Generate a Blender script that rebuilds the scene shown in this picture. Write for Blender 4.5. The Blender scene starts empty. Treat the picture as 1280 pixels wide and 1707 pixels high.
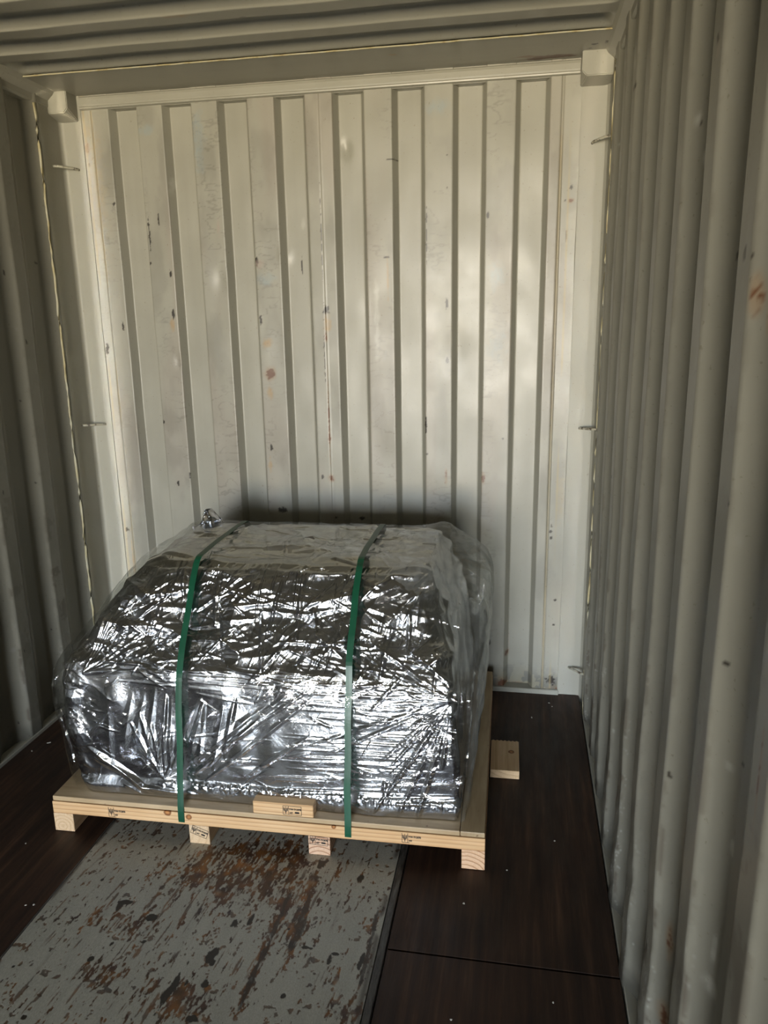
import bpy, bmesh, math, random
import numpy as np
from mathutils import Matrix, Vector
random.seed(5)
# ------------------------------------------------------------------ camera
cam = bpy.data.objects.new('camera', bpy.data.cameras.new('camera'))
bpy.context.scene.collection.objects.link(cam)
cam.data.sensor_fit = 'HORIZONTAL'; cam.data.sensor_width = 36.0
cam.data.lens = 36*1268.12/1280
cam.data.clip_start = 0.02; cam.data.clip_end = 200
yaw, pitch, roll = 0.1801, 0.2411, -0.0174
f_ = Vector((-math.sin(yaw)*math.cos(pitch), math.cos(yaw)*math.cos(pitch), -math.sin(pitch)))
r_ = f_.cross(Vector((0,0,1))).normalized(); u_ = r_.cross(f_)
r2 = r_*math.cos(roll)+u_*math.sin(roll); u2 = u_*math.cos(roll)-r_*math.sin(roll)
M = Matrix(((r2.x,u2.x,-f_.x),(r2.y,u2.y,-f_.y),(r2.z,u2.z,-f_.z))).to_4x4()
M.translation = Vector((2.0348,-3.3598,1.6982))
cam.matrix_world = M
bpy.context.scene.camera = cam
# ------------------------------------------------------------------ world: daylight beyond the open doors
L_DOOR = -11.9
world = bpy.data.worlds.new('sky'); bpy.context.scene.world = world
world.use_nodes = True
wn = world.node_tree; wn.nodes.clear()
wo = wn.nodes.new('ShaderNodeOutputWorld'); wb = wn.nodes.new('ShaderNodeBackground')
wt = wn.nodes.new('ShaderNodeTexCoord'); ws = wn.nodes.new('ShaderNodeSeparateXYZ')
wr = wn.nodes.new('ShaderNodeValToRGB'); wm = wn.nodes.new('ShaderNodeMapRange')
wm.inputs['From Min'].default_value = -0.3; wm.inputs['From Max'].default_value = 0.5
wn.links.new(wt.outputs['Generated'], ws.inputs[0]); wn.links.new(ws.outputs['Z'], wm.inputs[0])
wn.links.new(wm.outputs[0], wr.inputs[0]); wn.links.new(wr.outputs[0], wb.inputs[0]); wn.links.new(wb.outputs[0], wo.inputs[0])
cr = wr.color_ramp; cr.elements[0].position = 0.0; cr.elements[0].color = (1.0,0.86,0.62,1)   # sunlit concrete yard
cr.elements[1].position = 1.0; cr.elements[1].color = (0.60,0.78,1.0,1)                           # sky higher up
e = cr.elements.new(0.365); e.color = (1.0,0.86,0.62,1)
e = cr.elements.new(0.385); e.color = (0.86,0.92,1.0,1)                                           # hazy horizon
wb.inputs['Strength'].default_value = 20.0
pd = bpy.data.lights.new('door_portal','AREA'); pd.shape='RECTANGLE'; pd.size=2.5; pd.size_y=2.8
pd.cycles.is_portal = True
po = bpy.data.objects.new('door_portal', pd); bpy.context.scene.collection.objects.link(po)
po.location = (1.176, L_DOOR-0.02, 1.33); po.rotation_euler = (math.radians(90),0,0)
vs = bpy.context.scene.view_settings
bpy.context.scene.display_settings.display_device = 'sRGB'
vs.view_transform = 'Standard'; vs.look = 'None'; vs.gamma = 1.0; vs.use_curve_mapping = False
vs.exposure = 1.70
W = 2.352; H = 2.69
COL = bpy.context.scene.collection
rng = np.random.default_rng(11)
# ------------------------------------------------------------------ noise
_T = rng.random((64,64,64)).astype(np.float32)
def vn3(x, y, z, s=1.0, seed=0):
    x = np.asarray(x)*s+seed*7.31; y = np.asarray(y)*s+seed*3.77; z = np.asarray(z)*s+seed*5.13
    xi=np.floor(x).astype(int); yi=np.floor(y).astype(int); zi=np.floor(z).astype(int)
    fx=x-xi; fy=y-yi; fz=z-zi
    fx=fx*fx*(3-2*fx); fy=fy*fy*(3-2*fy); fz=fz*fz*(3-2*fz)
    g=lambda a,b,c: _T[(xi+a)&63,(yi+b)&63,(zi+c)&63]
    a=g(0,0,0)*(1-fx)+g(1,0,0)*fx; b=g(0,1,0)*(1-fx)+g(1,1,0)*fx
    c=g(0,0,1)*(1-fx)+g(1,0,1)*fx; d=g(0,1,1)*(1-fx)+g(1,1,1)*fx
    return (a*(1-fy)+b*fy)*(1-fz)+(c*(1-fy)+d*fy)*fz
def vn2(x, y, s=1.0, seed=0): 
    x=np.asarray(x)*s+seed*7.31; y=np.asarray(y)*s+seed*3.77
    xi=np.floor(x).astype(int); yi=np.floor(y).astype(int); fx=x-xi; fy=y-yi
    fx=fx*fx*(3-2*fx); fy=fy*fy*(3-2*fy); k=int(seed)&63
    g=lambda a,b: _T[(xi+a)&63,(yi+b)&63,k]
    return (g(0,0)*(1-fx)+g(1,0)*fx)*(1-fy)+(g(0,1)*(1-fx)+g(1,1)*fx)*fy
def fbm2(x,y,s,seed=0,o=4):
    v=0;a=.5;t=0
    for i in range(o): v=v+a*vn2(x,y,s*2**i,seed+i*3);t+=a;a*=.5
    return v/t
def ss(a,b,x):
    t=np.clip((x-a)/(b-a),0,1); return t*t*(3-2*t)
# ------------------------------------------------------------------ mesh helpers
def finish(name, me, mat, parent=None, smooth=False):
    if mat is not None: me.materials.append(mat)
    if smooth: me.polygons.foreach_set('use_smooth',[True]*len(me.polygons))
    me.update()
    o = bpy.data.objects.new(name, me); COL.objects.link(o)
    if parent is not None: o.parent = parent
    return o
def grid_mesh(name, P, mat, parent=None, wrap=False, smooth=True, col=None, extra=None):
    """P: (rows, cols, 3) array of points -> one mesh"""
    n,m,_=P.shape
    me=bpy.data.meshes.new(name); me.vertices.add(n*m)
    me.vertices.foreach_set('co', P.reshape(-1).astype(np.float32))
    i=np.arange(n-1)[:,None]; mm = m if wrap else m-1; j=np.arange(mm)[None,:]; j2=(j+1)%m
    q=np.stack([i*m+j, i*m+j2, (i+1)*m+j2, (i+1)*m+j],-1).reshape(-1,4)
    k=len(q); me.loops.add(k*4); me.polygons.add(k)
    me.loops.foreach_set('vertex_index', q.reshape(-1).astype(np.int32))
    me.polygons.foreach_set('loop_start', (np.arange(k)*4).astype(np.int32))
    me.update(calc_edges=True)
    for nm,c in (col or {}).items():
        a=me.color_attributes.new(nm,'FLOAT_COLOR','POINT')
        c4=np.ones((n*m,4),np.float32); c4[:,:3]=c.reshape(-1,3); a.data.foreach_set('color',c4.reshape(-1))
    return finish(name, me, mat, parent, smooth)
def box_bm(bm, x0,x1,y0,y1,z0,z1, bev=0.0, seg=1):
    vs_=[bm.verts.new(p) for p in ((x0,y0,z0),(x1,y0,z0),(x1,y1,z0),(x0,y1,z0),(x0,y0,z1),(x1,y0,z1),(x1,y1,z1),(x0,y1,z1))]
    fs=[bm.faces.new([vs_[i] for i in f]) for f in ((0,3,2,1),(4,5,6,7),(0,1,5,4),(1,2,6,5),(2,3,7,6),(3,0,4,7))]
    if bev>0:
        es=list({e for f in fs for e in f.edges})
        bmesh.ops.bevel(bm, geom=es, offset=bev, segments=seg, affect='EDGES', profile=0.5)
def bm_obj(name, bm, mat, parent=None, smooth=False):
    me=bpy.data.meshes.new(name); bmesh.ops.recalc_face_normals(bm, faces=bm.faces); bm.to_mesh(me); bm.free()
    return finish(name, me, mat, parent, smooth)
def box(name, x0,x1,y0,y1,z0,z1, mat, parent=None, bev=0.002, seg=1):
    bm=bmesh.new(); box_bm(bm,x0,x1,y0,y1,z0,z1,bev,seg); return bm_obj(name,bm,mat,parent)
def tube(name, pts, rad, mat, parent=None, n=10):
    bm=bmesh.new(); rings=[]; pts=[Vector(p) for p in pts]
    for i,p in enumerate(pts):
        d=(pts[min(i+1,len(pts)-1)]-pts[max(i-1,0)]).normalized()
        a=d.cross(Vector((0,0,1))); a=a.normalized() if a.length>1e-3 else Vector((1,0,0)); b=d.cross(a)
        rings.append([bm.verts.new(p+a*math.cos(t)*rad+b*math.sin(t)*rad) for t in [2*math.pi*k/n for k in range(n)]])
    for A,B in zip(rings,rings[1:]):
        for k in range(n): bm.faces.new((A[k],A[(k+1)%n],B[(k+1)%n],B[k]))
    bm.faces.new(rings[0][::-1]); bm.faces.new(rings[-1])
    return bm_obj(name,bm,mat,parent,True)
def structure(o, label=None):
    o['kind']='structure'
    if label: o['label']=label
    return o
def tag(o,label,cat,group=None):
    o['label']=label; o['category']=cat
    if group: o['group']=group
    return o
# ------------------------------------------------------------------ materials
class NT:
    def __init__(s,name):
        s.m=bpy.data.materials.new(name); s.m.use_nodes=True; s.t=s.m.node_tree; s.t.nodes.clear()
        s.out=s.n('ShaderNodeOutputMaterial')
    def n(s,t,**k):
        x=s.t.nodes.new(t)
        for a,b in k.items(): setattr(x,a,b)
        return x
    def l(s,a,b): s.t.links.new(a,b)
    def noise(s,scale,detail=4,rough=.55,sc=(1,1,1),vec=None):
        if vec is None: vec=s.n('ShaderNodeTexCoord').outputs['Object']
        mp=s.n('ShaderNodeMapping'); mp.inputs['Scale'].default_value=sc; s.l(vec,mp.inputs[0])
        x=s.n('ShaderNodeTexNoise'); x.inputs['Scale'].default_value=scale; x.inputs['Detail'].default_value=detail; x.inputs['Roughness'].default_value=rough
        s.l(mp.outputs[0],x.inputs['Vector']); return x.outputs['Fac']
    def ramp(s,fac,stops):
        r=s.n('ShaderNodeValToRGB'); c=r.color_ramp
        c.elements[0].position=stops[0][0]; c.elements[0].color=(*stops[0][1],1)
        c.elements[1].position=stops[-1][0]; c.elements[1].color=(*stops[-1][1],1)
        for p,q in stops[1:-1]: e=c.elements.new(p); e.color=(*q,1)
        s.l(fac,r.inputs[0]); return r.outputs[0]
    def mul(s,a,b,fac=1.0,mode='MULTIPLY'):
        m=s.n('ShaderNodeMix',data_type='RGBA',blend_type=mode); m.inputs[0].default_value=fac
        s.l(a,m.inputs[6]); s.l(b,m.inputs[7]); return m.outputs[2]
    def bump(s,h,st,dist=.002,prev=None):
        b=s.n('ShaderNodeBump'); b.inputs['Strength'].default_value=st; b.inputs['Distance'].default_value=dist
        s.l(h,b.inputs['Height'])
        if prev is not None: s.l(prev,b.inputs['Normal'])
        return b.outputs[0]
    def bsdf(s,color=None,rough=.5,metal=0.,normal=None,spec=.5):
        p=s.n('ShaderNodeBsdfPrincipled')
        if isinstance(color,tuple): p.inputs['Base Color'].default_value=(*color,1)
        elif color is not None: s.l(color,p.inputs['Base Color'])
        if isinstance(rough,(int,float)): p.inputs['Roughness'].default_value=rough
        else: s.l(rough,p.inputs['Roughness'])
        p.inputs['Metallic'].default_value=metal; p.inputs['Specular IOR Level'].default_value=spec
        if normal is not None: s.l(normal,p.inputs['Normal'])
        s.l(p.outputs[0],s.out.inputs[0]); return p
CREAM=(.350,.340,.283)
def mat_paint(name, attr=True, rough=.34):
    t=NT(name)
    n1=t.noise(3.0,5,.6); g=t.ramp(n1,[(.3,(.90,.90,.90)),(.7,(1,1,1))])
    if attr:
        a=t.n('ShaderNodeAttribute',attribute_name='paint'); base=a.outputs['Color']
    else:
        r=t.n('ShaderNodeRGB'); r.outputs[0].default_value=(*CREAM,1); base=r.outputs[0]
    c=t.mul(base,g)
    n2=t.noise(90,3,.5); sp=t.ramp(n2,[(.27,(.62,.58,.5)),(.33,(1,1,1))]); c=t.mul(c,sp,.6)
    b=t.bump(t.noise(14,3,.5),.10,.004); b=t.bump(t.noise(180,2,.5),.08,.001,b)
    rn=t.n('ShaderNodeMapRange'); t.l(t.noise(6,4),rn.inputs[0]); rn.inputs['To Min'].default_value=rough-.08; rn.inputs['To Max'].default_value=rough+.14
    t.bsdf(c,rn.outputs[0],0,b); return t.m
M_WALL=mat_paint('painted_steel_marked')
M_PAINT=mat_paint('painted_steel',False)
def mat_wood(name,axis,cols,ringscale=90,center=(.02,-.03),knots=()):
    t=NT(name); tc=t.n('ShaderNodeTexCoord').outputs['Object']
    sep=t.n('ShaderNodeSeparateXYZ'); t.l(tc,sep.inputs[0])
    ax={'x':(1,2),'y':(0,2)}[axis]
    def math_(op,a,b=None):
        m=t.n('ShaderNodeMath',operation=op)
        for i,v in enumerate((a,b)):
            if v is None: continue
            if isinstance(v,(int,float)): m.inputs[i].default_value=v
            else: t.l(v,m.inputs[i])
        return m.outputs[0]
    sc=(.6,8,8) if axis=='x' else (8,.6,8)
    wob=t.noise(1.2,3,.5,sc)
    a=math_('SUBTRACT',sep.outputs[ax[0]],center[0]); b=math_('SUBTRACT',sep.outputs[ax[1]],center[1])
    d=math_('SQRT',math_('ADD',math_('MULTIPLY',a,a),math_('MULTIPLY',b,b)))
    d=math_('ADD',d,math_('MULTIPLY',wob,.02))
    w=math_('FRACT',math_('MULTIPLY',d,ringscale))
    ring=t.ramp(w,[(.0,cols[0]),(.62,cols[1]),(.9,cols[2]),(1.0,cols[0])])
    fs=(1.5,60,60) if axis=='x' else (60,1.5,60)
    fib=t.ramp(t.noise(3,4,.6,fs),[(.3,(.84,.80,.74)),(.65,(1,1,1))])
    c=t.mul(ring,fib)
    big=t.ramp(t.noise(4,3,.5,(1,1,1)),[(.35,(.92,.86,.78)),(.65,(1,1,1))]); c=t.mul(c,big)
    for (kx,ky,kz,kr) in knots:
        cv=t.n('ShaderNodeCombineXYZ'); cv.inputs[0].default_value=kx; cv.inputs[1].default_value=ky; cv.inputs[2].default_value=kz
        vm=t.n('ShaderNodeVectorMath',operation='DISTANCE'); t.l(tc,vm.inputs[0]); t.l(cv.outputs[0],vm.inputs[1])
        dd=math_('ADD',math_('DIVIDE',vm.outputs['Value'],kr),math_('MULTIPLY',t.noise(90,3,.6),.5))
        c=t.mul(c,t.ramp(math_('MULTIPLY',dd,.5),[(.25,(.75,.5,.3)),(.42,(.35,.2,.1)),(.5,(.32,.18,.09)),(.62,(1,1,1))]))
    t.bsdf(c,.62,0,t.bump(t.noise(3,4,.6,fs),.35,.0008)); return t.m
PINE=((.74,.48,.25),(.78,.54,.30),(.56,.32,.15))
# ------------------------------------------------------------------ paint marks (world coordinates on the walls)
BACK=[(0.226,2.243,0.0079,0.0079,'k'),(0.120,2.409,0.0052,0.0079,'k'),(0.117,2.478,0.0079,0.0210,'r'),(0.379,2.105,0.0039,0.0734,'k'),(0.429,2.169,0.0034,0.0236,'k'),(0.465,1.939,0.0052,0.0157,'k'),(0.463,1.759,0.0052,0.0210,'k'),(0.454,1.716,0.0105,0.0210,'o'),(0.373,1.983,0.0039,0.0105,'k'),(0.210,1.710,0.0052,0.0157,'k'),(0.136,2.296,0.0524,0.2882,'y'),(0.407,2.536,0.0393,0.0210,'b'),(0.643,2.485,0.0236,0.1100,'b'),(0.706,2.121,0.0105,0.0314,'p'),(0.662,1.974,0.0262,0.1048,'g'),(0.108,1.449,0.0236,0.3668,'g'),(0.117,1.613,0.0079,0.0236,'k'),(0.874,1.981,0.0066,0.0183,'k'),(0.888,1.968,0.0210,0.0157,'p'),(0.914,1.901,0.0393,0.0236,'b'),(0.879,1.730,0.0066,0.0236,'k'),(0.904,1.627,0.0183,0.0210,'o'),(1.067,1.952,0.0034,0.0314,'k'),(1.170,2.021,0.0021,0.2096,'k'),(1.179,1.768,0.0118,0.0183,'k'),(1.185,1.707,0.0157,0.0314,'o'),(1.175,1.650,0.0066,0.0157,'r'),(1.166,1.551,0.0026,0.1572,'k'),(1.176,1.283,0.0026,0.1572,'r'),(1.453,1.978,0.0131,0.0042,'k'),(1.457,1.889,0.0052,0.0838,'o'),(1.625,2.054,0.0026,0.0865,'k'),(1.712,1.777,0.0052,0.0183,'k'),(1.705,1.643,0.0157,0.0262,'g'),(1.710,2.368,0.0039,0.0039,'k'),(1.711,2.243,0.0039,0.0039,'k'),(1.673,2.549,0.0498,0.0262,'b'),(1.406,1.716,0.0105,0.1572,'w'),(1.713,1.546,0.0052,0.0131,'k'),(0.908,1.494,0.0183,0.0210,'r'),(0.903,1.405,0.0157,0.0236,'o'),(0.896,1.156,0.0066,0.0157,'k'),(0.888,1.071,0.0079,0.0367,'o'),(1.135,1.018,0.0079,0.0105,'k'),(1.177,1.011,0.0105,0.0131,'r'),(1.176,1.201,0.0052,0.0262,'r'),(1.620,1.264,0.0052,0.0262,'k'),(1.710,1.029,0.0052,0.0236,'r'),(1.875,1.026,0.0052,0.0183,'r'),(1.959,1.205,0.0039,0.0039,'k'),(1.625,1.132,0.0052,0.0052,'k'),(1.926,1.607,0.0341,0.0576,'b'),(1.920,1.889,0.0314,0.0524,'b'),(1.687,1.443,0.0367,0.1572,'g'),(1.194,0.825,0.0079,0.0066,'k'),(1.309,0.814,0.0210,0.0079,'k'),(0.933,0.856,0.0236,0.0105,'k'),(0.125,0.734,0.0092,0.0105,'k'),(0.142,0.588,0.0039,0.1441,'o'),(2.212,0.466,0.0066,0.0066,'k'),(2.209,0.343,0.0060,0.0052,'k'),(1.917,0.233,0.0052,0.0236,'k'),(1.996,0.180,0.0079,0.0131,'r'),(2.006,0.248,0.0026,0.0472,'p'),(1.977,0.031,0.0183,0.0236,'r'),(2.190,-0.006,0.0288,0.0105,'r'),(2.267,0.021,0.0419,0.0131,'r'),(2.202,0.069,0.0183,0.0236,'k'),(2.039,0.011,0.0472,0.0105,'r'),(2.212,2.225,0.0079,0.0105,'k'),(2.210,2.173,0.0079,0.0066,'r'),(2.188,2.174,0.0052,0.0039,'k'),(2.198,2.038,0.0026,0.0210,'k'),(2.148,2.425,0.0105,0.0079,'g'),(1.879,2.129,0.0047,0.0157,'k'),(2.199,1.641,0.0367,0.3406,'g'),(2.216,0.943,0.0157,0.0996,'y'),(2.203,1.131,0.0183,0.0786,'g'),(2.180,0.778,0.0052,0.0524,'k'),(2.053,1.909,0.0079,0.0131,'g'),(2.044,2.235,0.0026,0.0105,'k'),(2.315,2.030,0.0236,0.0026,'k'),(2.286,2.246,0.0472,0.0786,'w'),(1.930,1.644,0.0262,0.1572,'g'),(2.290,2.400,0.0262,0.0262,'w'),(0.495,2.305,0.0079,0.0314,'w'),(0.618,1.663,0.0052,0.0314,'g'),(0.668,1.636,0.0183,0.1310,'g'),(0.419,0.976,0.0052,0.0105,'k'),(0.415,1.180,0.0079,0.0262,'g'),(0.425,1.392,0.0079,0.0183,'g'),(0.372,1.271,0.0052,0.0079,'k'),(0.481,1.021,0.0052,0.0131,'k'),(1.474,2.365,0.0236,0.0021,'k'),(1.383,2.146,0.0131,0.0105,'g'),(1.460,1.444,0.0262,0.1572,'g'),(1.078,2.129,0.0079,0.0210,'w'),(1.975,1.287,0.0236,0.1310,'g')]
RIGHT=[(-2.168,1.817,0.0276,0.0438,'g'),(-2.159,1.790,0.0127,0.0137,'k'),(-2.204,1.731,0.0178,0.0264,'r'),(-2.230,1.707,0.0114,0.0276,'r'),(-1.881,2.149,0.0230,0.0112,'k'),(-1.889,2.127,0.0273,0.0197,'p'),(-0.788,2.368,0.0436,0.0105,'k'),(-1.673,2.068,0.0186,0.0083,'k'),(-1.447,1.921,0.0166,0.0307,'k'),(-1.979,1.798,0.0128,0.0045,'k'),(-2.193,1.781,0.0090,0.0029,'k'),(-1.709,1.559,0.0193,0.0066,'k'),(-2.250,1.598,0.0196,0.0018,'k'),(-2.309,1.606,0.0296,0.0013,'k'),(-0.946,1.082,0.0436,0.0099,'k'),(-0.732,1.189,0.0500,0.0085,'k'),(-0.911,1.013,0.0228,0.0081,'k'),(-2.210,1.186,0.0132,0.0031,'k'),(-2.264,1.048,0.0124,0.0031,'k'),(-1.927,0.811,0.0082,0.0067,'k'),(-2.001,0.644,0.0151,0.0069,'k'),(-2.095,0.633,0.0089,0.0040,'k'),(-2.160,0.614,0.0100,0.0039,'k'),(-1.959,0.447,0.0165,0.0390,'r'),(-1.815,0.451,0.0133,0.0238,'r'),(-1.960,0.255,0.0336,0.0321,'r'),(-2.482,1.155,0.0193,0.0042,'k'),(-2.437,1.138,0.0033,0.0706,'r'),(-2.138,2.090,0.0184,0.0166,'g'),(-2.233,1.024,0.0196,0.0106,'w'),(-2.259,0.898,0.0129,0.0165,'w'),(-2.003,0.607,0.0398,0.0195,'w'),(-2.246,0.622,0.0500,0.0174,'w'),(-1.221,0.383,0.0500,0.0598,'g'),(-1.461,0.349,0.0297,0.0167,'w'),(-1.557,0.419,0.0135,0.0704,'k'),(-1.718,0.336,0.0300,0.0510,'w'),(-2.186,1.431,0.0066,0.0059,'k'),(-2.213,1.383,0.0157,0.0135,'g'),(-1.692,2.003,0.0184,0.0190,'w'),(-1.666,2.069,0.0249,0.0166,'w'),(-2.045,0.419,0.0099,0.0293,'k'),(-1.862,0.341,0.0127,0.0322,'k'),(-0.289,2.316,0.0425,0.0099,'w'),(-2.243,0.691,0.0104,0.0363,'w'),(-2.389,1.071,0.0049,0.0565,'g')]
LEFT=[(-0.260,1.980,0.0305,0.0058,'k'),(-0.442,1.655,0.0120,0.0168,'k'),(-0.478,1.708,0.0117,0.0111,'g'),(-0.477,1.069,0.0329,0.0034,'k'),(-0.495,1.418,0.0059,0.0055,'k'),(-0.709,1.070,0.0106,0.0107,'k'),(-0.765,0.420,0.0324,0.0111,'g'),(-0.718,0.399,0.0055,0.0070,'k'),(-0.780,0.097,0.0091,0.0072,'k'),(-0.789,0.191,0.0126,0.0028,'k'),(-0.499,0.710,0.0083,0.0086,'g'),(-0.490,0.401,0.0064,0.0059,'k'),(-0.445,2.054,0.0039,0.0281,'g'),(-0.168,2.470,0.0066,0.0061,'k'),(-0.498,1.924,0.0075,0.0111,'k'),(-0.737,0.554,0.0108,0.0828,'g'),(-0.733,0.228,0.0298,0.1143,'g')]
PLR=[(1.257,-1.415,0.169,0.110),(1.046,-1.393,0.115,0.064),(1.160,-1.318,0.079,0.054),(1.298,-1.296,0.069,0.081),(0.912,-1.645,0.105,0.042),(0.950,-1.812,0.081,0.040),(1.202,-1.868,0.093,0.050),(1.653,-1.659,0.013,0.166),(1.436,-1.562,0.024,0.126),(1.362,-1.766,0.013,0.138),(1.370,-1.584,0.014,0.124),(1.641,-1.832,0.060,0.033)]
PLK=[(1.229,-1.712,0.028,0.042),(1.243,-1.588,0.014,0.020),(1.161,-1.818,0.016,0.102),(1.432,-1.304,0.027,0.033),(1.240,-1.809,0.014,0.021),(1.408,-1.587,0.007,0.009),(0.875,-1.579,0.011,0.023),(0.896,-1.780,0.013,0.011),(0.989,-1.610,0.025,0.015),(1.572,-1.352,0.013,0.018),(1.552,-1.675,0.011,0.027),(1.486,-1.644,0.030,0.006),(1.255,-1.912,0.033,0.014),(1.194,-1.813,0.011,0.021),(0.763,-1.487,0.008,0.005),(0.699,-1.837,0.005,0.007),(0.829,-1.976,0.012,0.009),(1.682,-1.843,0.007,0.033),(1.642,-1.661,0.007,0.058),(1.566,-1.652,0.023,0.004),(1.462,-1.807,0.006,0.011),(0.926,-1.722,0.008,0.016),(1.289,-1.562,0.009,0.035),(0.887,-1.564,0.026,0.012),(1.014,-1.697,0.015,0.012)]
CHIP=[(2.155,-1.716),(1.901,-1.808),(1.903,-1.407),(2.183,-1.074),(2.028,-1.242),(2.116,-0.245),(0.099,-0.756),(0.066,-0.827),(0.408,-1.362),(2.208,-0.132),(2.195,-0.100),(0.588,-1.622),(0.611,-1.616)]

KS=.80
KC={'k':(.035,.028,.02),'r':(.16,.06,.025),'o':(.50,.32,.14),'b':(.36,.44,.47),'g':(.38,.37,.33),'p':(.50,.38,.32),'y':(.48,.40,.26),'w':(.66,.65,.58)}
KC={k:tuple(v*KS for v in c) for k,c in KC.items()}
KA={'k':1.,'r':.9,'o':.55,'b':.45,'g':.32,'p':.4,'y':.45,'w':.5}
def paint_marks(a,z,marks,col,speck=False):
    """a,z: arrays of surface coordinates; irregular flakes, drips and stains"""
    n1=vn2(a,z,130,1)+.5*vn2(a,z,300,2)-.75; n2=fbm2(a,z,45,4,3)-.5
    for i,(ma,mz,w,h,k) in enumerate(marks):
        s=np.abs((a-ma))<w*3+.01; s&=np.abs(z-mz)<h*3+.01
        if not s.any(): continue
        w=max(w,.0028); h=max(h,.003)
        d=np.sqrt(((a[s]-ma)/w)**2+((z[s]-mz)/h)**2)
        if k in 'kr': m=1-ss(.75,1.15,d+n1[s]*.9+n2[s]*1.2)
        else: m=(1-ss(.3,1.5,d+n2[s]*1.4))*(.6+.8*vn2(a[s]*3,z[s],60,i%20))
        if k=='r' and max(w,h)>.016 and speck: m=m*ss(.48,.58,vn2(a[s],z[s],150,i%30)+.3*n2[s])
        if k=='k' and h>.05: m=m*ss(.35,.5,vn2(a[s],z[s],70,i%30))
        if k=='r':                                   # rust bleeding round the bare metal
            q=(.40*(1-ss(.6,2.2,d+n2[s])))[:,None]; col[s]=col[s]*(1-q)+np.array((.30,.17,.07))*q
        m=np.clip(m*KA[k],0,1)[:,None]
        col[s]=col[s]*(1-m)+np.array(KC[k])*m
    return col
def base_col(a,z,seed):
    c=np.empty(a.shape+(3,),np.float32); c[:]=CREAM
    v=fbm2(a*1.0,z*.35,2.5,seed,4)-.5; c*= (1+.16*v)[...,None]
    st=fbm2(a*40,z*1.2,1.0,seed+5,3)-.5; c*=(1+.07*st)[...,None]        # vertical dirt streaks
    return c
# ================================================================== WALL BACK
def profile_end():
    """x positions with plane depth for the corrugated end sheet"""
    pts=[(.095,.004),(.148,.004),(.150,.010),(.154,.010),(.156,.0),(.2335,.0)]
    x=.2335
    for k in range(8):
        pts+=[(x+.0185,.0445),(x+.1165,.0445),(x+.1345,.0)]
        xr=x+.1345
        if k==3: pts+=[(xr+.056,0),(xr+.058,.003),(xr+.060,-.002),(xr+.064,-.001),(xr+.066,0)]
        if k<7: pts+=[(xr+.1155,.0)]
        x+=.25
    pts+=[(2.160,.0),(2.163,.007),(2.168,.007),(2.170,.002),(2.245,.002)]
    return pts
pe=profile_end()
X=[];Y=[]
for (x0,y0),(x1,y1) in zip(pe,pe[1:]):
    n=max(1,int(math.hypot(x1-x0,y1-y0)/.0036))
    for i in range(n): X.append(x0+(x1-x0)*i/n); Y.append(y0+(y1-y0)*i/n)
X.append(pe[-1][0]);Y.append(pe[-1][1]); X=np.array(X);Y=np.array(Y)
ker=np.array([.2,.6,.2]); Y2=Y.copy(); Y2[1:-1]=np.convolve(Y,ker,'valid'); Y=Y2
Z=np.linspace(-.02,2.70,640)
XX,ZZ=np.meshgrid(X,Z); YY=np.tile(Y,(len(Z),1))
YY=YY+ (vn2(XX,ZZ,5,3)-.5)*.004+(vn2(XX,ZZ*.5,14,5)-.5)*.0018
for (dx,dz,dr,dd) in ((1.28,2.42,.02,.008),(.70,1.9,.03,.004),(1.0,2.0,.02,-.004),(.47,1.55,.02,.004),(1.75,1.6,.05,.004),(1.5,1.2,.06,-.004),(2.0,1.9,.05,.004),(.3,1.0,.05,.004)):
    YY=YY+dd*np.exp(-(((XX-dx)/dr)**2+((ZZ-dz)/(dr*1.6))**2))
C=base_col(XX,ZZ,2)
rub=(np.abs(YY)<.006)*ss(.45,.7,fbm2(XX*1.2,ZZ*.6,9,9,4))              # proud flats are rubbed and greyed
C=C*(1-.15*rub[...,None])
hs=np.abs(fbm2(XX*.35,ZZ,34,12,3)-.5); fine=(np.abs(YY)<.006)*(1-ss(.0,.045,hs))*ss(.45,.7,fbm2(XX*2,ZZ*.8,3,13,3))
C=C*(1-.22*fine[...,None]); warm=(np.abs(YY)<.006)*ss(.5,.7,fbm2(XX*2.5,ZZ*.7,2.2,17,3)); C=C*(1-warm[...,None]*np.array((.02,.06,.06)))
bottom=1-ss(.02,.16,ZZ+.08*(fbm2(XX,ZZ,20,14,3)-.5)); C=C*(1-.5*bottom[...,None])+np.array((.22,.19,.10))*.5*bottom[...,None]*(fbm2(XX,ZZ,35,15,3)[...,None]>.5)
C=paint_marks(XX,ZZ,BACK,C)
# sealant yellowing beside the seams
for sx in (.152,2.165,2.2,.115):
    m=np.exp(-((XX-sx)/.004)**2)*ss(.3,.6,vn2(XX*0,ZZ,3,int(sx*10)))*.6
    C=C*(1-m[...,None])+np.array((.42,.33,.17))*m[...,None]
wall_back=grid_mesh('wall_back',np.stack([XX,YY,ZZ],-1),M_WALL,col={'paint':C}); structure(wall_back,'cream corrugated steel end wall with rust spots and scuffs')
box('light_seal_back',-.2,2.55,.075,.10,-.1,2.95,M_PAINT,wall_back,0)  # unseen plate added behind the end sheet to keep outside light out
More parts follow.
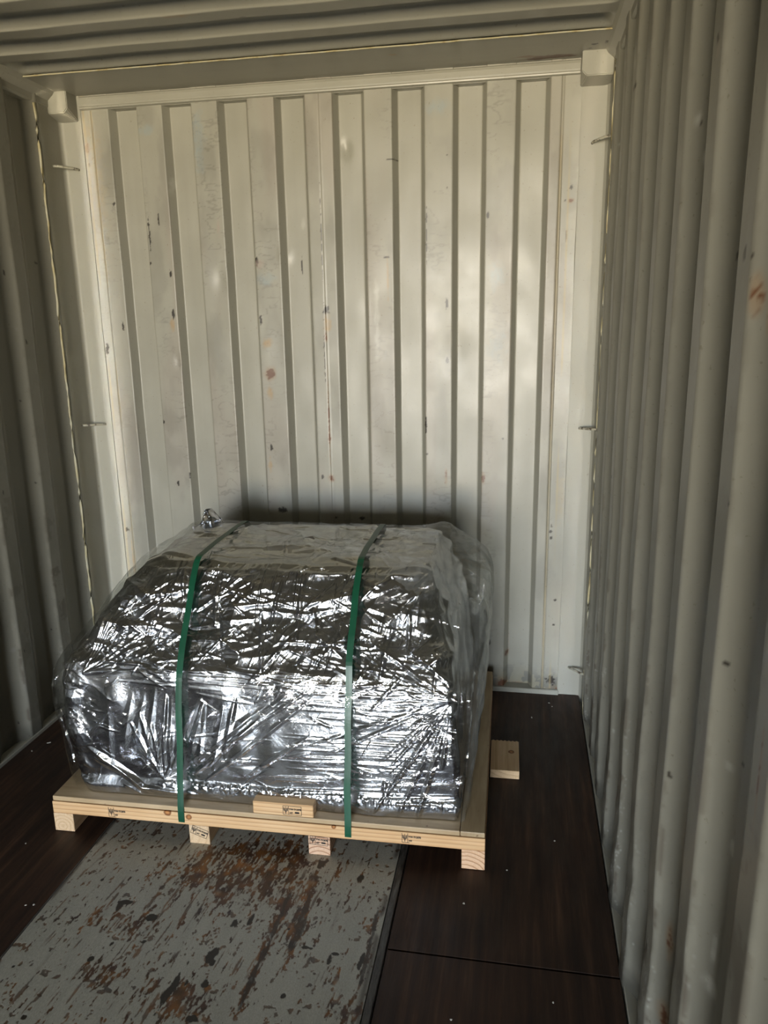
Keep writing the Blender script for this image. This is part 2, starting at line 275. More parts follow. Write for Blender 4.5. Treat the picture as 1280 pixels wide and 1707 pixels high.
# header beam with a rolled lower edge
pr=[(.06,2.682),(-.004,2.682),(-.010,2.678),(-.012,2.668),(-.012,2.648),(-.010,2.642),(-.013,2.638),(-.012,2.633),(-.006,2.630),(.06,2.630)]
bm=bmesh.new(); L=[bm.verts.new((.108,y,z)) for y,z in pr]; R_=[bm.verts.new((2.2265,y,z)) for y,z in pr]
for i in range(len(pr)-1): bm.faces.new((L[i],L[i+1],R_[i+1],R_[i]))
bm.faces.new(L[::-1]); bm.faces.new(R_)
o=bm_obj('header_beam',bm,M_PAINT,wall_back)
box('header_web',.10,2.235,.004,.06,2.628,2.70,M_PAINT,wall_back,0)
M_POST=mat_paint('painted_post',False,.50)
# corner posts (front face, rounded inner corner, side face)
def post(xs,name):
    bm=bmesh.new(); rings=[]
    for z in (-.07,.7,1.4,2.1,2.72): rings.append([bm.verts.new((x,y,z)) for x,y in xs])
    for A,B in zip(rings,rings[1:]):
        for i in range(len(xs)-1): bm.faces.new((A[i],A[i+1],B[i+1],B[i]))
    o=bm_obj(name,bm,M_POST,wall_back,True); o.data.set_sharp_from_angle(angle=math.radians(20)); return o
po_l=post([(-.10,-.185),(-.004,-.185),(.002,-.178),(0.0000,-0.0190),(0.0004,-0.0151),(0.0015,-0.0113),(0.0034,-0.0079),(0.0059,-0.0049),(0.0089,-0.0024),(0.0123,-0.0005),(0.0161,0.0006),(0.0200,0.0010),(.060,.001),(.1045,.001),(.1055,.006),(-.10,.006)],'corner_post')
po_r=post([(W+.10,.012),(2.232,.012),(2.2325,.005),(2.236,.0),(2.241,-.001),(2.318,0),(2.333,-.004),(2.343,-.016),(2.345,-.03),(2.345,-.178),(2.352,-.185),(W+.10,-.185)],'corner_post')
# corner castings under the roof with chamfered lower corner
def casting(x0,x1,ch_left,zf):
    yb,yf=.01,-.080; z0,z1,zb=zf,2.700,2.583; c=.018
    if ch_left: p2=[(x0+c,z0),(x1,z0),(x1,z1),(x0,z1),(x0,z0+c)]; pb=[(x0,zb),(x1,zb),(x1,z1),(x0,z1)]
    else: p2=[(x0,z0),(x1-c,z0),(x1,z0+c),(x1,z1),(x0,z1)]; pb=[(x0,zb),(x1,zb),(x1,z1),(x0,z1)]
    bm=bmesh.new(); A=[bm.verts.new((x,yf,z)) for x,z in p2]; B=[bm.verts.new((x,yb,z)) for x,z in pb]
    bm.faces.new(A)
    if ch_left: fs=[(A[0],B[0],B[1],A[1]),(A[1],B[1],B[2],A[2]),(A[3],B[3],B[0],A[4]),(A[4],B[0],A[0])]
    else: fs=[(A[0],B[0],B[1],A[1]),(A[1],B[1],A[2]),(A[2],B[1],B[2],A[3]),(A[4],B[3],B[0],A[0])]
    for f in fs: bm.faces.new(f)
    bmesh.ops.bevel(bm,geom=[e for e in bm.edges if not e.is_boundary],offset=.003,segments=2,affect='EDGES')
    return bm_obj('corner_casting',bm,M_PAINT,wall_back)
casting(-.024,.092,False,2.604); casting(2.229,2.346,True,2.602)
# weld seams: wall edge to post
M_SEAL=NT('yellowed_sealant'); cc=M_SEAL.ramp(M_SEAL.noise(30,4,.6,(1,1,.3)),[(.35,(.50,.48,.36)),(.58,(.46,.40,.22)),(.78,(.24,.17,.09))]); M_SEAL.bsdf(cc,.5,0,M_SEAL.bump(M_SEAL.noise(120,3),.6,.003)); M_SEAL=M_SEAL.m
for x,y in ((.010,-.188),(2.3405,-.187)):
    pts=[(x+random.uniform(-.0015,.0015),y+random.uniform(-.002,.002),z) for z in np.linspace(.0,2.62,50)]
    tube('weld_bead',pts,.0055,M_SEAL,wall_back,6)
# bottom sill
o=box('bottom_sill',.09,2.24,-.014,.06,-.02,.022,M_PAINT,wall_back,.003)
# lashing bars bent across the corner of each post
M_ROD=NT('dirty_painted_rod'); M_ROD.bsdf(M_ROD.ramp(M_ROD.noise(60,4,.6),[(.4,(.10,.08,.06)),(.5,(.42,.40,.32)),(1,(.5,.48,.38))]),.5); M_ROD=M_ROD.m
for s,zs in ((0,(2.395,1.262)),(1,(2.387,1.258,.145))):
    for z in zs:
        if s==0: pts=[(-.002,-.085,z),(.012,-.080,z),(.03,-.062,z-.001),(.055,-.03,z-.002),(.066,-.014,z-.003),(.070,.002,z-.004)]
        else: pts=[(W-.003,-.085,z),(W-.016,-.078,z),(W-.034,-.058,z),(W-.055,-.028,z-.002),(W-.064,-.014,z-.004),(W-.068,.002,z-.006)]
        tube('lashing_bar',pts,.0055,M_ROD,wall_back,8)
# ================================================================== SIDE WALLS
def side_wall(name,xp,sgn,y_phase,marks,dense_to):
    marks=[(m0,m1,m2*.45,m3*.75,k_) for m0,m1,m2,m3,k_ in marks]
    """trapezoid corrugation; xp = inner (proud) plane, sgn=+1 outward is +x ; proud flats centred at y_phase-.278k"""
    per=.278; d=.036; a=.035; s_=.068
    kn=[]
    y=y_phase+a
    ys=[];dep=[]
    k=0
    pts=[]
    while True:
        c=y_phase-per*k
        pts+= [(c+a,0),(c-a,0),(c-a-s_,d),(c-per+a+s_,d)]
        k+=1
        if c<L_DOOR: break
    pts=[(y_,d_) for y_,d_ in pts]
    for (y0,d0),(y1,d1) in zip(pts,pts[1:]):
        if y0<-.17 or True:
            n=max(1,int(abs(y1-y0)/.005)) if y0>dense_to else 2
            for i in range(n):
                f=i/n; e=f
                if d1>d0+.01: e=1-(1-f)**1.45 if n>2 else f        # straight off the crisp crease, easing into the trough
                if d1<d0-.01: e=f**1.45 if n>2 else f
                ys.append(y0+(y1-y0)*f); dep.append(d0+(d1-d0)*e)
    ys=np.array(ys);dep=np.array(dep)
    dn=ys>dense_to+.05
    d2=dep.copy()
    d2[1:-1]=np.where(dn[1:-1],np.convolve(d2,[.2,.6,.2],'valid'),d2[1:-1])
    keep=(ys<-.172)&(ys>L_DOOR-.05); ys=ys[keep];d2=d2[keep]
    ys=np.concatenate([[-.172],ys]); d2=np.concatenate([[d2[0]],d2])
    if name=='wall_left': d2=np.where(ys>-.19,d2,d2)
    z=np.linspace(-.07,2.74,426)
    YY,ZZ=np.meshgrid(ys,z); DD=np.tile(d2,(len(z),1))
    low=1-ss(.3,1.4,ZZ)
    low2=(1-ss(.1,.9,ZZ))*(1 if sgn>0 else .35)
    DD=DD+(vn2(YY,ZZ,2.5,7)-.5)*.006+(vn2(YY*1.2,ZZ*.8,6,8)-.5)*(.001+.010*low2)
    cr_=(fbm2(YY*1.0+ZZ*.8,ZZ*1.0,13,6,2)-.5); DD=DD+cr_*.007*low2
    C=base_col(YY,ZZ,6 if sgn>0 else 8)*np.array((.67,.665,.65))       # same paint as the end wall, slightly dirtier; dimmer light painted in
    prd=(DD<.012)*ss(.5,.62,vn2(YY*2,ZZ+YY,26,10))*low
    C=C*(1+.10*prd[...,None])
    scr=(1-ss(.0,.03,np.abs(fbm2(YY*3+ZZ*1.2,ZZ*5-YY*4,6,14,3)-.5)))*ss(.5,.66,fbm2(YY,ZZ,5,15,3))*(DD<.012)*low2; scr=(scr*.75)[...,None]; C=C*(1-scr)+np.array((.50,.50,.45))*scr
    cre=np.exp(-((DD-.003)/.004)**2)*ss(.58,.70,vn2(YY,ZZ,18,17)*.7+.3*vn2(YY,ZZ,90,18))*(.25+.75*low); C=C*(1-.6*cre[...,None])+np.array((.09,.06,.04))*.5*cre[...,None]
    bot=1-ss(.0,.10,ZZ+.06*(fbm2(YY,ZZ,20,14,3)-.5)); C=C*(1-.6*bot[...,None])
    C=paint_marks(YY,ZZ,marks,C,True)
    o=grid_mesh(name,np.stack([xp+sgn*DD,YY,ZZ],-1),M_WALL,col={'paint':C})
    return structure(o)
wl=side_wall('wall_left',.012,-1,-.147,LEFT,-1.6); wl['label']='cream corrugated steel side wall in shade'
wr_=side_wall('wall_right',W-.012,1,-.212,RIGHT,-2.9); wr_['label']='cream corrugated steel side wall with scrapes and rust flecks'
# top and bottom rails of the sides
for sx,nm in ((0,'trim_1'),(1,'trim_2')):
    s=1 if sx==0 else -1; x0=0 if sx==0 else W
    prof=[(-.12,2.60),(-.004,2.625),(.004,2.632),(.006,2.655),(.030,2.675),(.045,2.697),(-.12,2.75)]
    bm=bmesh.new(); ys=[.05,-.18,-1,-2,-3,-5,-8,L_DOOR]; rings=[[bm.verts.new((x0+s*x,y,z)) for x,z in prof] for y in ys]
    for A,B in zip(rings,rings[1:]):
        for i in range(len(prof)-1): bm.faces.new((A[i],A[i+1],B[i+1],B[i]))
    structure(bm_obj(nm,bm,M_PAINT),'painted steel roof rail along the side wall')
for sx,nm in ((0,'baseboard_left'),(1,'baseboard_right')):
    a,b=((-.1,.016) if sx==0 else (W-.014,W+.1))
    M_=M_PAINT
    structure(box(nm,a,b,L_DOOR,-.17,-.09,.012 if sx==0 else .006,M_PAINT,None,.002))
# ================================================================== CEILING
ys=[];zs=[]
y=-.285
pts=[(-.285,2.693),(-.300,2.692)]
c=-.302
while c>L_DOOR-.2:
    pts+=[(c,2.688),(c-.034,2.720),(c-.098,2.718),(c-.134,2.688),(c-.214,2.688)]; c-=.215
for (y0,z0),(y1,z1) in zip(pts,pts[1:]):
    n=max(1,int(abs(y1-y0)/.008)) if y0>-2 else 1
    for i in range(n): ys.append(y0+(y1-y0)*i/n); zs.append(z0+(z1-z0)*i/n)
ys=np.array(ys);zs=np.array(zs)
for _ in range(1):
    z2=zs.copy(); z2[1:-1]=np.convolve(zs,[.25,.5,.25],'valid'); zs=np.where(ys>-2,z2,zs)
xs=np.linspace(-.08,W+.08,260)
XX,YY=np.meshgrid(xs,ys); ZZ=np.tile(zs[:,None],(1,len(xs)))
edge=ss(.035,.085,XX)*(1-ss(W-.085,W-.035,XX)); ZZ=2.690+(ZZ-2.690)*edge
ZZ=ZZ+(vn2(XX,YY,4,2)-.5)*.004
C=base_col(YY,XX,4)
CM=[(-.62,1.42,.006,.006,'k'),(-.64,1.05,.004,.004,'k'),(-.66,1.1,.003,.005,'k'),(-.60,1.75,.005,.007,'k'),(-.72,.9,.01,.05,'o'),(-.58,1.15,.004,.03,'g')]
C=paint_marks(YY,XX,CM,C)
for sy in (-.289,):
    m=np.exp(-((YY-sy)/.004)**2)*ss(.3,.6,vn2(XX,YY*0,4,3))*.75; C=C*(1-m[...,None])+np.array((.45,.30,.13))*m[...,None]
ceil=grid_mesh('ceiling',np.stack([XX,YY,ZZ],-1),M_WALL,col={'paint':C}); structure(ceil,'cream corrugated steel roof with transverse ribs')
box('light_seal_roof',-.15,2.50,L_DOOR,.12,2.76,2.80,M_PAINT,ceil,0)  # unseen slab added above the roof sheet so no daylight leaks in
# front roof plate (soffit) with rust at its right end
xs=np.linspace(-.08,W+.08,420); ys=np.linspace(-.288,.06,80); XX,YY=np.meshgrid(xs,ys)
C=base_col(YY,XX,9)
m=(1-ss(.5,1.2,np.sqrt(((XX-2.10)/.10)**2+((YY+.035)/.022)**2)+1.2*(fbm2(XX,YY,30,3,3)-.5)))[...,None]*.95; C=C*(1-m)+np.array((.10,.035,.02))*m
m=(1-ss(.5,1.2,np.sqrt(((XX-2.02)/.05)**2+((YY+.06)/.012)**2)+1.2*(fbm2(XX,YY,30,7,3)-.5)))[...,None]*.6; C=C*(1-m)+np.array((.22,.10,.06))*m
C=paint_marks(XX,YY,[(2.27,-.14,.012,.008,'k'),(2.31,-.16,.006,.02,'k'),(2.25,-.10,.012,.004,'k'),(1.52,-.2,.02,.01,'o')],C)
o=grid_mesh('front_roof_plate',np.stack([XX,YY,2.688+0*XX],-1),M_WALL,ceil,col={'paint':C})
tube('weld_bead',[(x,-.289+random.uniform(-.002,.002),2.688) for x in np.linspace(.02,W-.02,60)],.003,M_SEAL,ceil,6)
# ================================================================== FLOOR
structure(box('floor',-.15,2.5,L_DOOR,.12,-.10,-.028,M_PAINT,None,0),'container floor')
fl=bpy.data.objects['floor']
def mat_ply():
    t=NT('dark_plywood')
    tc=t.n('ShaderNodeTexCoord').outputs['Object']
    g=t.noise(2.2,6,.65,(14,.8,1)); c=t.ramp(g,[(.3,(.013,.0062,.0034)),(.55,(.040,.0195,.0100)),(.8,(.105,.056,.031))])
    b=t.noise(1.7,4,.6); c=t.mul(c,t.ramp(b,[(.3,(.55,.5,.5)),(.7,(1.35,1.2,1.1))]))
    sc=t.noise(8,3,.7,(30,.5,1)); c=t.mul(c,t.ramp(sc,[(.62,(0,0,0)),(.8,(.035,.028,.022))]),1,'ADD')
    rr=t.n('ShaderNodeMapRange'); t.l(t.noise(5,5,.6,(4,1,1)),rr.inputs[0]); rr.inputs['To Min'].default_value=.42; rr.inputs['To Max'].default_value=.8
    t.bsdf(c,rr.outputs[0],0,t.bump(t.noise(2.2,6,.65,(40,1.5,1)),.5,.002),.4); return t.m
M_PLY=mat_ply()
for (xa,xb) in ((.018,.640),(1.704,W-.018)):
    seams=[.05,-1.612 if xa>1 else -2.85,-4.05,-6.5,-8.95,L_DOOR]
    for a,b in zip(seams,seams[1:]):
        box('floor_panel',xa,xb,b+.0025,a-.0025,-.03,0+random.uniform(-.001,.0),M_PLY,fl,.0018)
# steel tunnel plate
ys=np.concatenate([np.linspace(.04,-1.1,120,endpoint=False),np.linspace(-1.1,-2.3,620,endpoint=False),np.linspace(-2.3,-3.2,60)]); xs=np.linspace(.649,1.676,520); XX,YY=np.meshgrid(xs,ys)
PC=np.empty(XX.shape+(3,),np.float32); PC[:]=(.40,.385,.32)
PC*=(1+.25*(fbm2(XX,YY,3,21,4)-.5))[...,None]
PC*=(1+.22*(fbm2(XX*22,YY*1.5,2,22,4)-.5))[...,None]
dens=np.zeros_like(XX)
for (x,y,w,h) in PLR: dens+=np.exp(-(((XX-x)/(w*1.1))**2+((YY-y)/(h*1.3))**2))
dens=np.clip(dens,0,1.15)
for (x,y,w,h) in PLK: dens+=.0
sk=XX-.10*YY                                    # scratches run slightly askew
na=fbm2(sk*7,YY*1.1,9,30,5); nb=fbm2(sk*2.6,YY,60,31,5); nc=fbm2(sk*16,YY*1.6,7,33,2)
rm=ss(.0,.03,na*.42+nb*.58+.17*dens-.655)
thin=ss(.74,.79,nc+.09*dens)*ss(.42,.6,fbm2(XX,YY,5,35,3))*.8
sp=ss(.715,.75,fbm2(sk*1.3,YY,48,36,3)+.08*dens)
rc=np.stack([.055+.20*vn2(XX,YY,45,40)**1.6,.032+.072*vn2(XX,YY,45,40)**1.6,.017+.012*vn2(XX,YY,60,40)],-1)*(.55+.8*fbm2(XX,YY,25,41,3))[...,None]
hal=ss(-.08,.03,na*.42+nb*.58+.17*dens-.655)*.38*np.clip(dens+.2,0,1)
PC=PC*(1-hal[...,None])+np.array((.13,.095,.06))*hal[...,None]
for m in (rm,thin,sp*.8):
    m=np.clip(m,0,1)[...,None]; PC=PC*(1-m)+rc*m
dk=np.zeros_like(XX)
n_=fbm2(XX*2,YY,28,44,4)-.5
for (x,y,w,h) in PLK:
    w=max(w*.65,.006);h=max(h*.75,.006); dk=np.maximum(dk,1-ss(.85,1.0,np.sqrt(((sk-(x-.10*y))/w)**2+((YY-y)/h)**2)+2.2*n_))
for (x,y,w,h) in PLR:
    if w<.06:
        dk=np.maximum(dk,.8*(1-ss(.8,1.1,np.sqrt(((XX-x)/(w*.5))**2+((YY-y)/h)**2)+2.2*n_)))
PC=PC*(1-dk[...,None])+np.array((.035,.027,.018))*dk[...,None]
ed=np.exp(-((XX-1.668)/.010)**2)+np.exp(-((XX-.652)/.005)**2); ed=(ed*ss(.35,.6,vn2(XX*3,YY,12,46)))[...,None]; PC=PC*(1-.75*ed)+np.array((.04,.026,.017))*.75*ed
rust=np.clip(rm+thin+dk+sp,0,1)
ZP=.0015+(vn2(XX,YY,3,47)-.5)*.004-rust*.0006
def mat_plate():
    t=NT('worn_steel_plate'); a=t.n('ShaderNodeAttribute',attribute_name='paint')
    c=t.mul(a.outputs['Color'],t.ramp(t.noise(160,3,.6,(2,1,1)),[(.3,(.82,.82,.82)),(.7,(1.1,1.1,1.1))]))
    rr=t.n('ShaderNodeMapRange'); t.l(t.noise(20,4,.6,(4,1,1)),rr.inputs[0]); rr.inputs['To Min'].default_value=.38; rr.inputs['To Max'].default_value=.66
    t.bsdf(c,rr.outputs[0],.0,t.bump(t.noise(60,4,.6,(6,1,1)),.3,.0015)); return t.m
M_PLATE=mat_plate()
grid_mesh('steel_plate',np.stack([XX,YY,ZP],-1),M_PLATE,fl,col={'paint':PC})['label']='worn grey painted steel plate streaked with rust'
box('steel_plate',.649,1.676,L_DOOR,-3.205,-.02,.001,M_PLATE,fl,0)
t=NT('dirty_edge_angle'); c=t.ramp(t.noise(12,5,.7,(6,1,1)),[(.35,(.018,.014,.011)),(.55,(.075,.068,.058)),(.75,(.14,.14,.125))]); t.bsdf(c,.55,0,t.bump(t.noise(60,3),.5,.002)); M_EDGE=t.m
box('edge_angle',1.679,1.700,L_DOOR,.04,-.02,.002,M_EDGE,fl,.002)
box('edge_angle',.641,.6475,L_DOOR,.04,-.02,.003,M_EDGE,fl,.002)
# ================================================================== PALLET
PM=Matrix.Translation((.469,-1.2817,.001))@Matrix.Rotation(math.radians(1.0),4,'Z')
def empty(name):
    o=bpy.data.objects.new(name,None); o.empty_display_size=.1; COL.objects.link(o); o.matrix_world=PM; return o
M_PX=mat_wood('pine_board',  'x',PINE,70,(-.03,.02),knots=((.50,.0,.10,.012),(1.00,.0,.112,.009),(.425,0,.112,.016)))
M_PY=[mat_wood('pine_runner','y',((.74,.54,.34),(.78,.60,.40),(.62,.42,.24)),75,(.03,.02)),
      mat_wood('pine_runner_flat','y',((.74,.56,.36),(.76,.58,.38),(.66,.47,.29)),40,(.40,.06)),
      mat_wood('pine_runner_arched','y',((.74,.50,.34),(.78,.56,.40),(.36,.15,.07)),62,(.95,-.035)),
      mat_wood('pine_runner_ringed','y',((.76,.50,.31),(.80,.56,.37),(.42,.19,.08)),68,(1.425,-.045))]
t=NT('pallet_deck_ply'); c=t.ramp(t.noise(3,5,.6,(1.5,12,1)),[(.3,(.40,.28,.15)),(.6,(.52,.38,.22)),(.8,(.60,.45,.28))])
c=t.mul(c,t.ramp(t.noise(38,2,.4),[(.22,(.35,.25,.18)),(.27,(1,1,1))]),.8)
t.bsdf(c,.5,0,t.bump(t.noise(8,4,.6,(1,10,1)),.2,.001)); M_DECK=t.m
t=NT('pallet_side_strip'); c=t.ramp(t.noise(3,5,.6,(12,1.5,1)),[(.3,(.34,.24,.13)),(.6,(.44,.33,.19)),(.8,(.50,.39,.24))])
c=t.mul(c,t.ramp(t.noise(42,2,.4),[(.24,(.35,.25,.18)),(.28,(1,1,1))]),.8); t.bsdf(c,.5); M_SIDE=t.m
t=NT('black_stamp_ink'); t.bsdf((.02,.016,.014),.8); M_INK=t.m
pallet=empty('wooden_pallet'); tag(pallet,'pale pine pallet with plywood deck under the silver wrapped load','pallet')
runners=[]
for i,(a,b) in enumerate(((0,.073),(.497,.568),(.912,.985),(1.415,1.489))):
    runners.append(box('runner',a,b,.0,1.17,0,.0695,M_PY[i],pallet,.0015))
beams=[]
beams.append(box('cross_board',.001,1.489,.0,.09,.070,.1145,M_PX,pallet,.0015))
beams.append(box('cross_board',.001,1.489,.54,.63,.070,.1145,M_PX,pallet,.0015))
beams.append(box('cross_board',.001,1.489,1.08,1.17,.070,.1145,M_PX,pallet,.0015))
box('deck_sheet',.003,1.409,.003,1.168,.1165,.134,M_DECK,pallet,.0025,2)
box('deck_strip',1.4105,1.488,.003,1.168,.1165,.134,M_SIDE,pallet,.0025,2)
cleat=box('cleat_block',.727,.932,.004,.042,.1345,.1795,M_PX,pallet,.002)
# treatment stamps, flat ink on the wood
def stamp(cx,cz,w,h,ang,parent,y,full=True,seed=0):
    bm=bmesh.new(); ca,sa=math.cos(ang),math.sin(ang)
    def quad(x0,z0,x1,z1,t_=.0009):
        t_*=1.7
        d=math.hypot(x1-x0,z1-z0); nx,nz=-(z1-z0)/d*t_/2,(x1-x0)/d*t_/2
        bm.faces.new([bm.verts.new((a,0,b)) for a,b in ((x0+nx,z0+nz),(x1+nx,z1+nz),(x1-nx,z1-nz),(x0-nx,z0-nz))])
    W2,H2=w/2,h/2; sx=-W2+w*.30
    quad(-W2,-H2,-W2,H2); quad(sx,-H2,sx,H2); quad(-W2,-H2,(W2 if full else sx+w*.1),-H2)
    if full: quad(W2,-H2,W2,H2); quad(-W2,H2,W2,H2)
    m=(-W2+sx)/2; k=w*.10                       # grain-ear mark
    quad(m,-H2*.8,m,-H2*.25,.0014)
    for s in (-1,1):
        quad(m,-H2*.35,m+s*k,-H2*.05,.0012); quad(m+s*k,-H2*.05,m+s*k,H2*.62,.0014); quad(m+s*k*.45,-H2*.1,m+s*k*.45,H2*.55,.0009)
        quad(m,-H2*.1,m+s*k*.9,H2*.22,.0009)
    quad(m,-H2*.3,m,H2*.85,.0010)
    if full:                                     # oval leaf mark
        c0=(W2-w*.24,-H2*.42); vs=[bm.verts.new((c0[0]+w*.13*math.cos(t),0,c0[1]+h*.12*math.sin(t)+.0006*math.sin(3*t))) for t in [2*math.pi*i/14 for i in range(14)]]; bm.faces.new(vs)
    me=bpy.data.meshes.new('tmp'); bm.to_mesh(me); bm.free()
    parts=[me]
    for txt,tx,tz,sz in (('YW-TC075',sx+w*.03,H2*.12,w*.138),('HT',sx+w*.06,-H2*.72,w*.125)):
        cu=bpy.data.curves.new('t','FONT'); cu.body=txt; cu.size=sz; cu.offset=.0006; cu.resolution_u=2
        ob=bpy.data.objects.new('t',cu); COL.objects.link(ob)
        dg=bpy.context.evaluated_depsgraph_get(); dg.update()
        m2=bpy.data.meshes.new_from_object(ob.evaluated_get(dg)); bpy.data.objects.remove(ob); bpy.data.curves.remove(cu)
        m2.transform(Matrix.Translation((tx,0,tz))@Matrix.Rotation(math.radians(90),4,'X')); parts.append(m2)
    bm=bmesh.new()
    for q in parts: bm.from_mesh(q); bpy.data.meshes.remove(q)
    R=Matrix.Translation((cx,y,cz))@Matrix.Rotation(ang,4,'Y')
    bmesh.ops.transform(bm,matrix=R,verts=bm.verts)
    me=bpy.data.meshes.new('stamp'); bm.to_mesh(me); bm.free()
    o=finish('stamp',me,M_INK,parent); return o
stamp(.241,.093,.062,.036,0,beams[0],-.0006,False)
stamp(.534,.046,.058,.030,math.radians(20),runners[1],-.0006)
stamp(.948,.054,.060,.030,math.radians(3),runners[2],-.0006)
stamp(.861,.156,.062,.032,0,cleat,.0034)
stamp(1.255,.095,.062,.034,0,beams[0],-.0006,False)
# ================================================================== LOAD : foil bag + stretch film
def rrect(lev, nf, ns, nb, nc):
    """lev rows: z,x0,x1,y0,y1,rL,rR. returns P (V,U,3). U order: front, corner FR, right, BR, back, BL, left, FL"""
    z,x0,x1,y0,y1,rL,rR=[lev[:,i][:,None] for i in range(7)]
    segs=[]
    def lin(n): return np.linspace(0,1,n,endpoint=False)[None,:]
    rB=np.minimum(.05,(x1-x0)*.45)
    f=lin(nf); segs.append((x0+rL+(x1-rR-x0-rL)*f, y0+0*f+0*x0))
    a=lin(nc)*math.pi/2; segs.append((x1-rR+rR*np.sin(a), y0+rR-rR*np.cos(a)))
    f=lin(ns); segs.append((x1+0*f, y0+rR+(y1-rB-y0-rR)*f))
    a=lin(nc//2)*math.pi/2; segs.append((x1-rB+rB*np.cos(a), y1-rB+rB*np.sin(a)))
    f=lin(nb); segs.append((x1-rB+(x0+rB-x1+rB)*f, y1+0*f))
    a=lin(nc//2)*math.pi/2; segs.append((x0+rB-rB*np.sin(a), y1-rB+rB*np.cos(a)))
    f=lin(ns); segs.append((x0+0*f, y1-rB+(y0+rL-y1+rB)*f))
    a=lin(nc)*math.pi/2; segs.append((x0+rL-rL*np.cos(a), y0+rL-rL*np.sin(a)))
    XX=np.concatenate([s[0] for s in segs],1); YY=np.concatenate([s[1] for s in segs],1)
    return np.stack([XX,YY,np.tile(z,(1,XX.shape[1]))],-1)
def levels(tab, step):
    tab=np.array(tab,float); out=[]
    for a,b in zip(tab,tab[1:]):
        d=max(abs(b[0]-a[0]), abs(b[3]-a[3]), .5*abs(b[4]-a[4])); d=max(d,math.hypot(b[0]-a[0],b[3]-a[3]))
        n=max(2,int(d/step))
        for i in range(n): out.append(a+(b-a)*i/n)
    out.append(tab[-1]); out=np.array(out)
    k=np.array([1,2,3,2,1.])/9
    for _ in range(3):
        o2=out.copy()
        for c in range(out.shape[1]): o2[2:-2,c]=np.convolve(out[:,c],k,'valid')
        out=o2
    return out
def normals(P):
    du=np.roll(P,-1,1)-np.roll(P,1,1); dv=np.empty_like(P); dv[1:-1]=P[2:]-P[:-2]; dv[0]=P[1]-P[0]; dv[-1]=P[-1]-P[-2]
    n=np.cross(du,dv); n/= (np.linalg.norm(n,axis=-1,keepdims=True)+1e-9); return n
def worley(x,y,z,s,seed):
    """squared distance to nearest jittered seed and gap to the second: creased bowls"""
    x=x*s+seed*9.1;y=y*s+seed*4.3;z=z*s+seed*6.7
    xi=np.floor(x).astype(int);yi=np.floor(y).astype(int);zi=np.floor(z).astype(int)
    best=np.full(x.shape,9.,np.float32); h=np.zeros(x.shape,np.float32)
    for a in (-1,0,1):
        for b in (-1,0,1):
            for c in (-1,0,1):
                X_=xi+a;Y_=yi+b;Z_=zi+c
                jx=_T[X_&63,Y_&63,Z_&63];jy=_T[Y_&63,Z_&63,X_&63];jz=_T[Z_&63,X_&63,(Y_+17)&63]
                d=(X_+jx-x)**2+(Y_+jy-y)**2+(Z_+jz-z)**2
                best=np.minimum(best,d)
    return best
def creases(x,z,lst):
    h=np.zeros_like(x)
    for (x0,z0,x1,z1,w,a) in lst:
        pad=w*4; s=(x>min(x0,x1)-pad)&(x<max(x0,x1)+pad)&(z>min(z0,z1)-pad)&(z<max(z0,z1)+pad)
        if not s.any(): continue
        X_=x[s];Z_=z[s]; dx,dz=x1-x0,z1-z0; L2=dx*dx+dz*dz; L=math.sqrt(L2)
        t=((X_-x0)*dx+(Z_-z0)*dz)/L2; d=((X_-x0)*dz-(Z_-z0)*dx)/L
        tc=np.clip(t,0,1); env=(4*tc*(1-tc))**.6*(t>0)*(t<1)
        ww=w*(.35+.65*env)
        h[s]+=a*env*np.maximum(0,1-np.abs(d)/ww)**1.15
    return h
FRONTX=(.474,1.0465)
foil_tab=[ # z, x0,x1,y0,y1,rL,rR
 (.137,.09,1.405,.046,1.06,.05,.02),(.165,.075,1.41,.044,1.07,.05,.02),(.20,.055,1.408,.058,1.07,.05,.022),
 (.35,.035,1.40,.060,1.07,.05,.022),(.50,.02,1.385,.078,1.07,.05,.02),(.565,.028,1.38,.086,1.06,.05,.02),(.60,.052,1.375,.100,1.05,.05,.03),
 (.645,.085,1.36,.135,1.03,.05,.05),(.74,.145,1.335,.195,.98,.06,.06),(.83,.205,1.31,.250,.92,.07,.07),
 (.885,.25,1.29,.295,.86,.07,.07),(.903,.31,1.275,.33,.82,.06,.06),(.906,.40,1.20,.40,.76,.04,.04),(.907,.60,1.0,.52,.66,.02,.02),(.907,.78,.82,.58,.60,.005,.005)]
lev=levels(foil_tab,.0024)
P=rrect(lev,620,190,90,26); N=normals(P)
x,y,z=P[...,0],P[...,1],P[...,2]
front=ss(.2,.7,-N[...,1])*1.0; top=ss(.6,.9,N[...,2])
r=random.Random(3)
cl=[]
# star of tension creases from the right shoulder of the lower block
for i in range(17):
    a=math.radians(150+i*7.5+r.uniform(-2,2)); L=r.uniform(.18,.55)
    cl.append((1.378,.545,1.378+L*math.cos(a),.545+L*math.sin(a)*.9,r.uniform(.006,.014),r.uniform(.003,.007)))
# fan at the left bottom seam, fan at the left shoulder
for i in range(12):
    a=math.radians(35+i*9+r.uniform(-3,3)); L=r.uniform(.12,.34)
    cl.append((.40,.20,.40+L*math.cos(a),.20+L*math.sin(a),r.uniform(.008,.02),r.uniform(.003,.007)))
for i in range(10):
    a=math.radians(10+i*7); L=r.uniform(.12,.3)
    cl.append((.12,.56,.12+L*math.cos(a),.56+L*math.sin(a),r.uniform(.006,.012),r.uniform(.003,.006)))
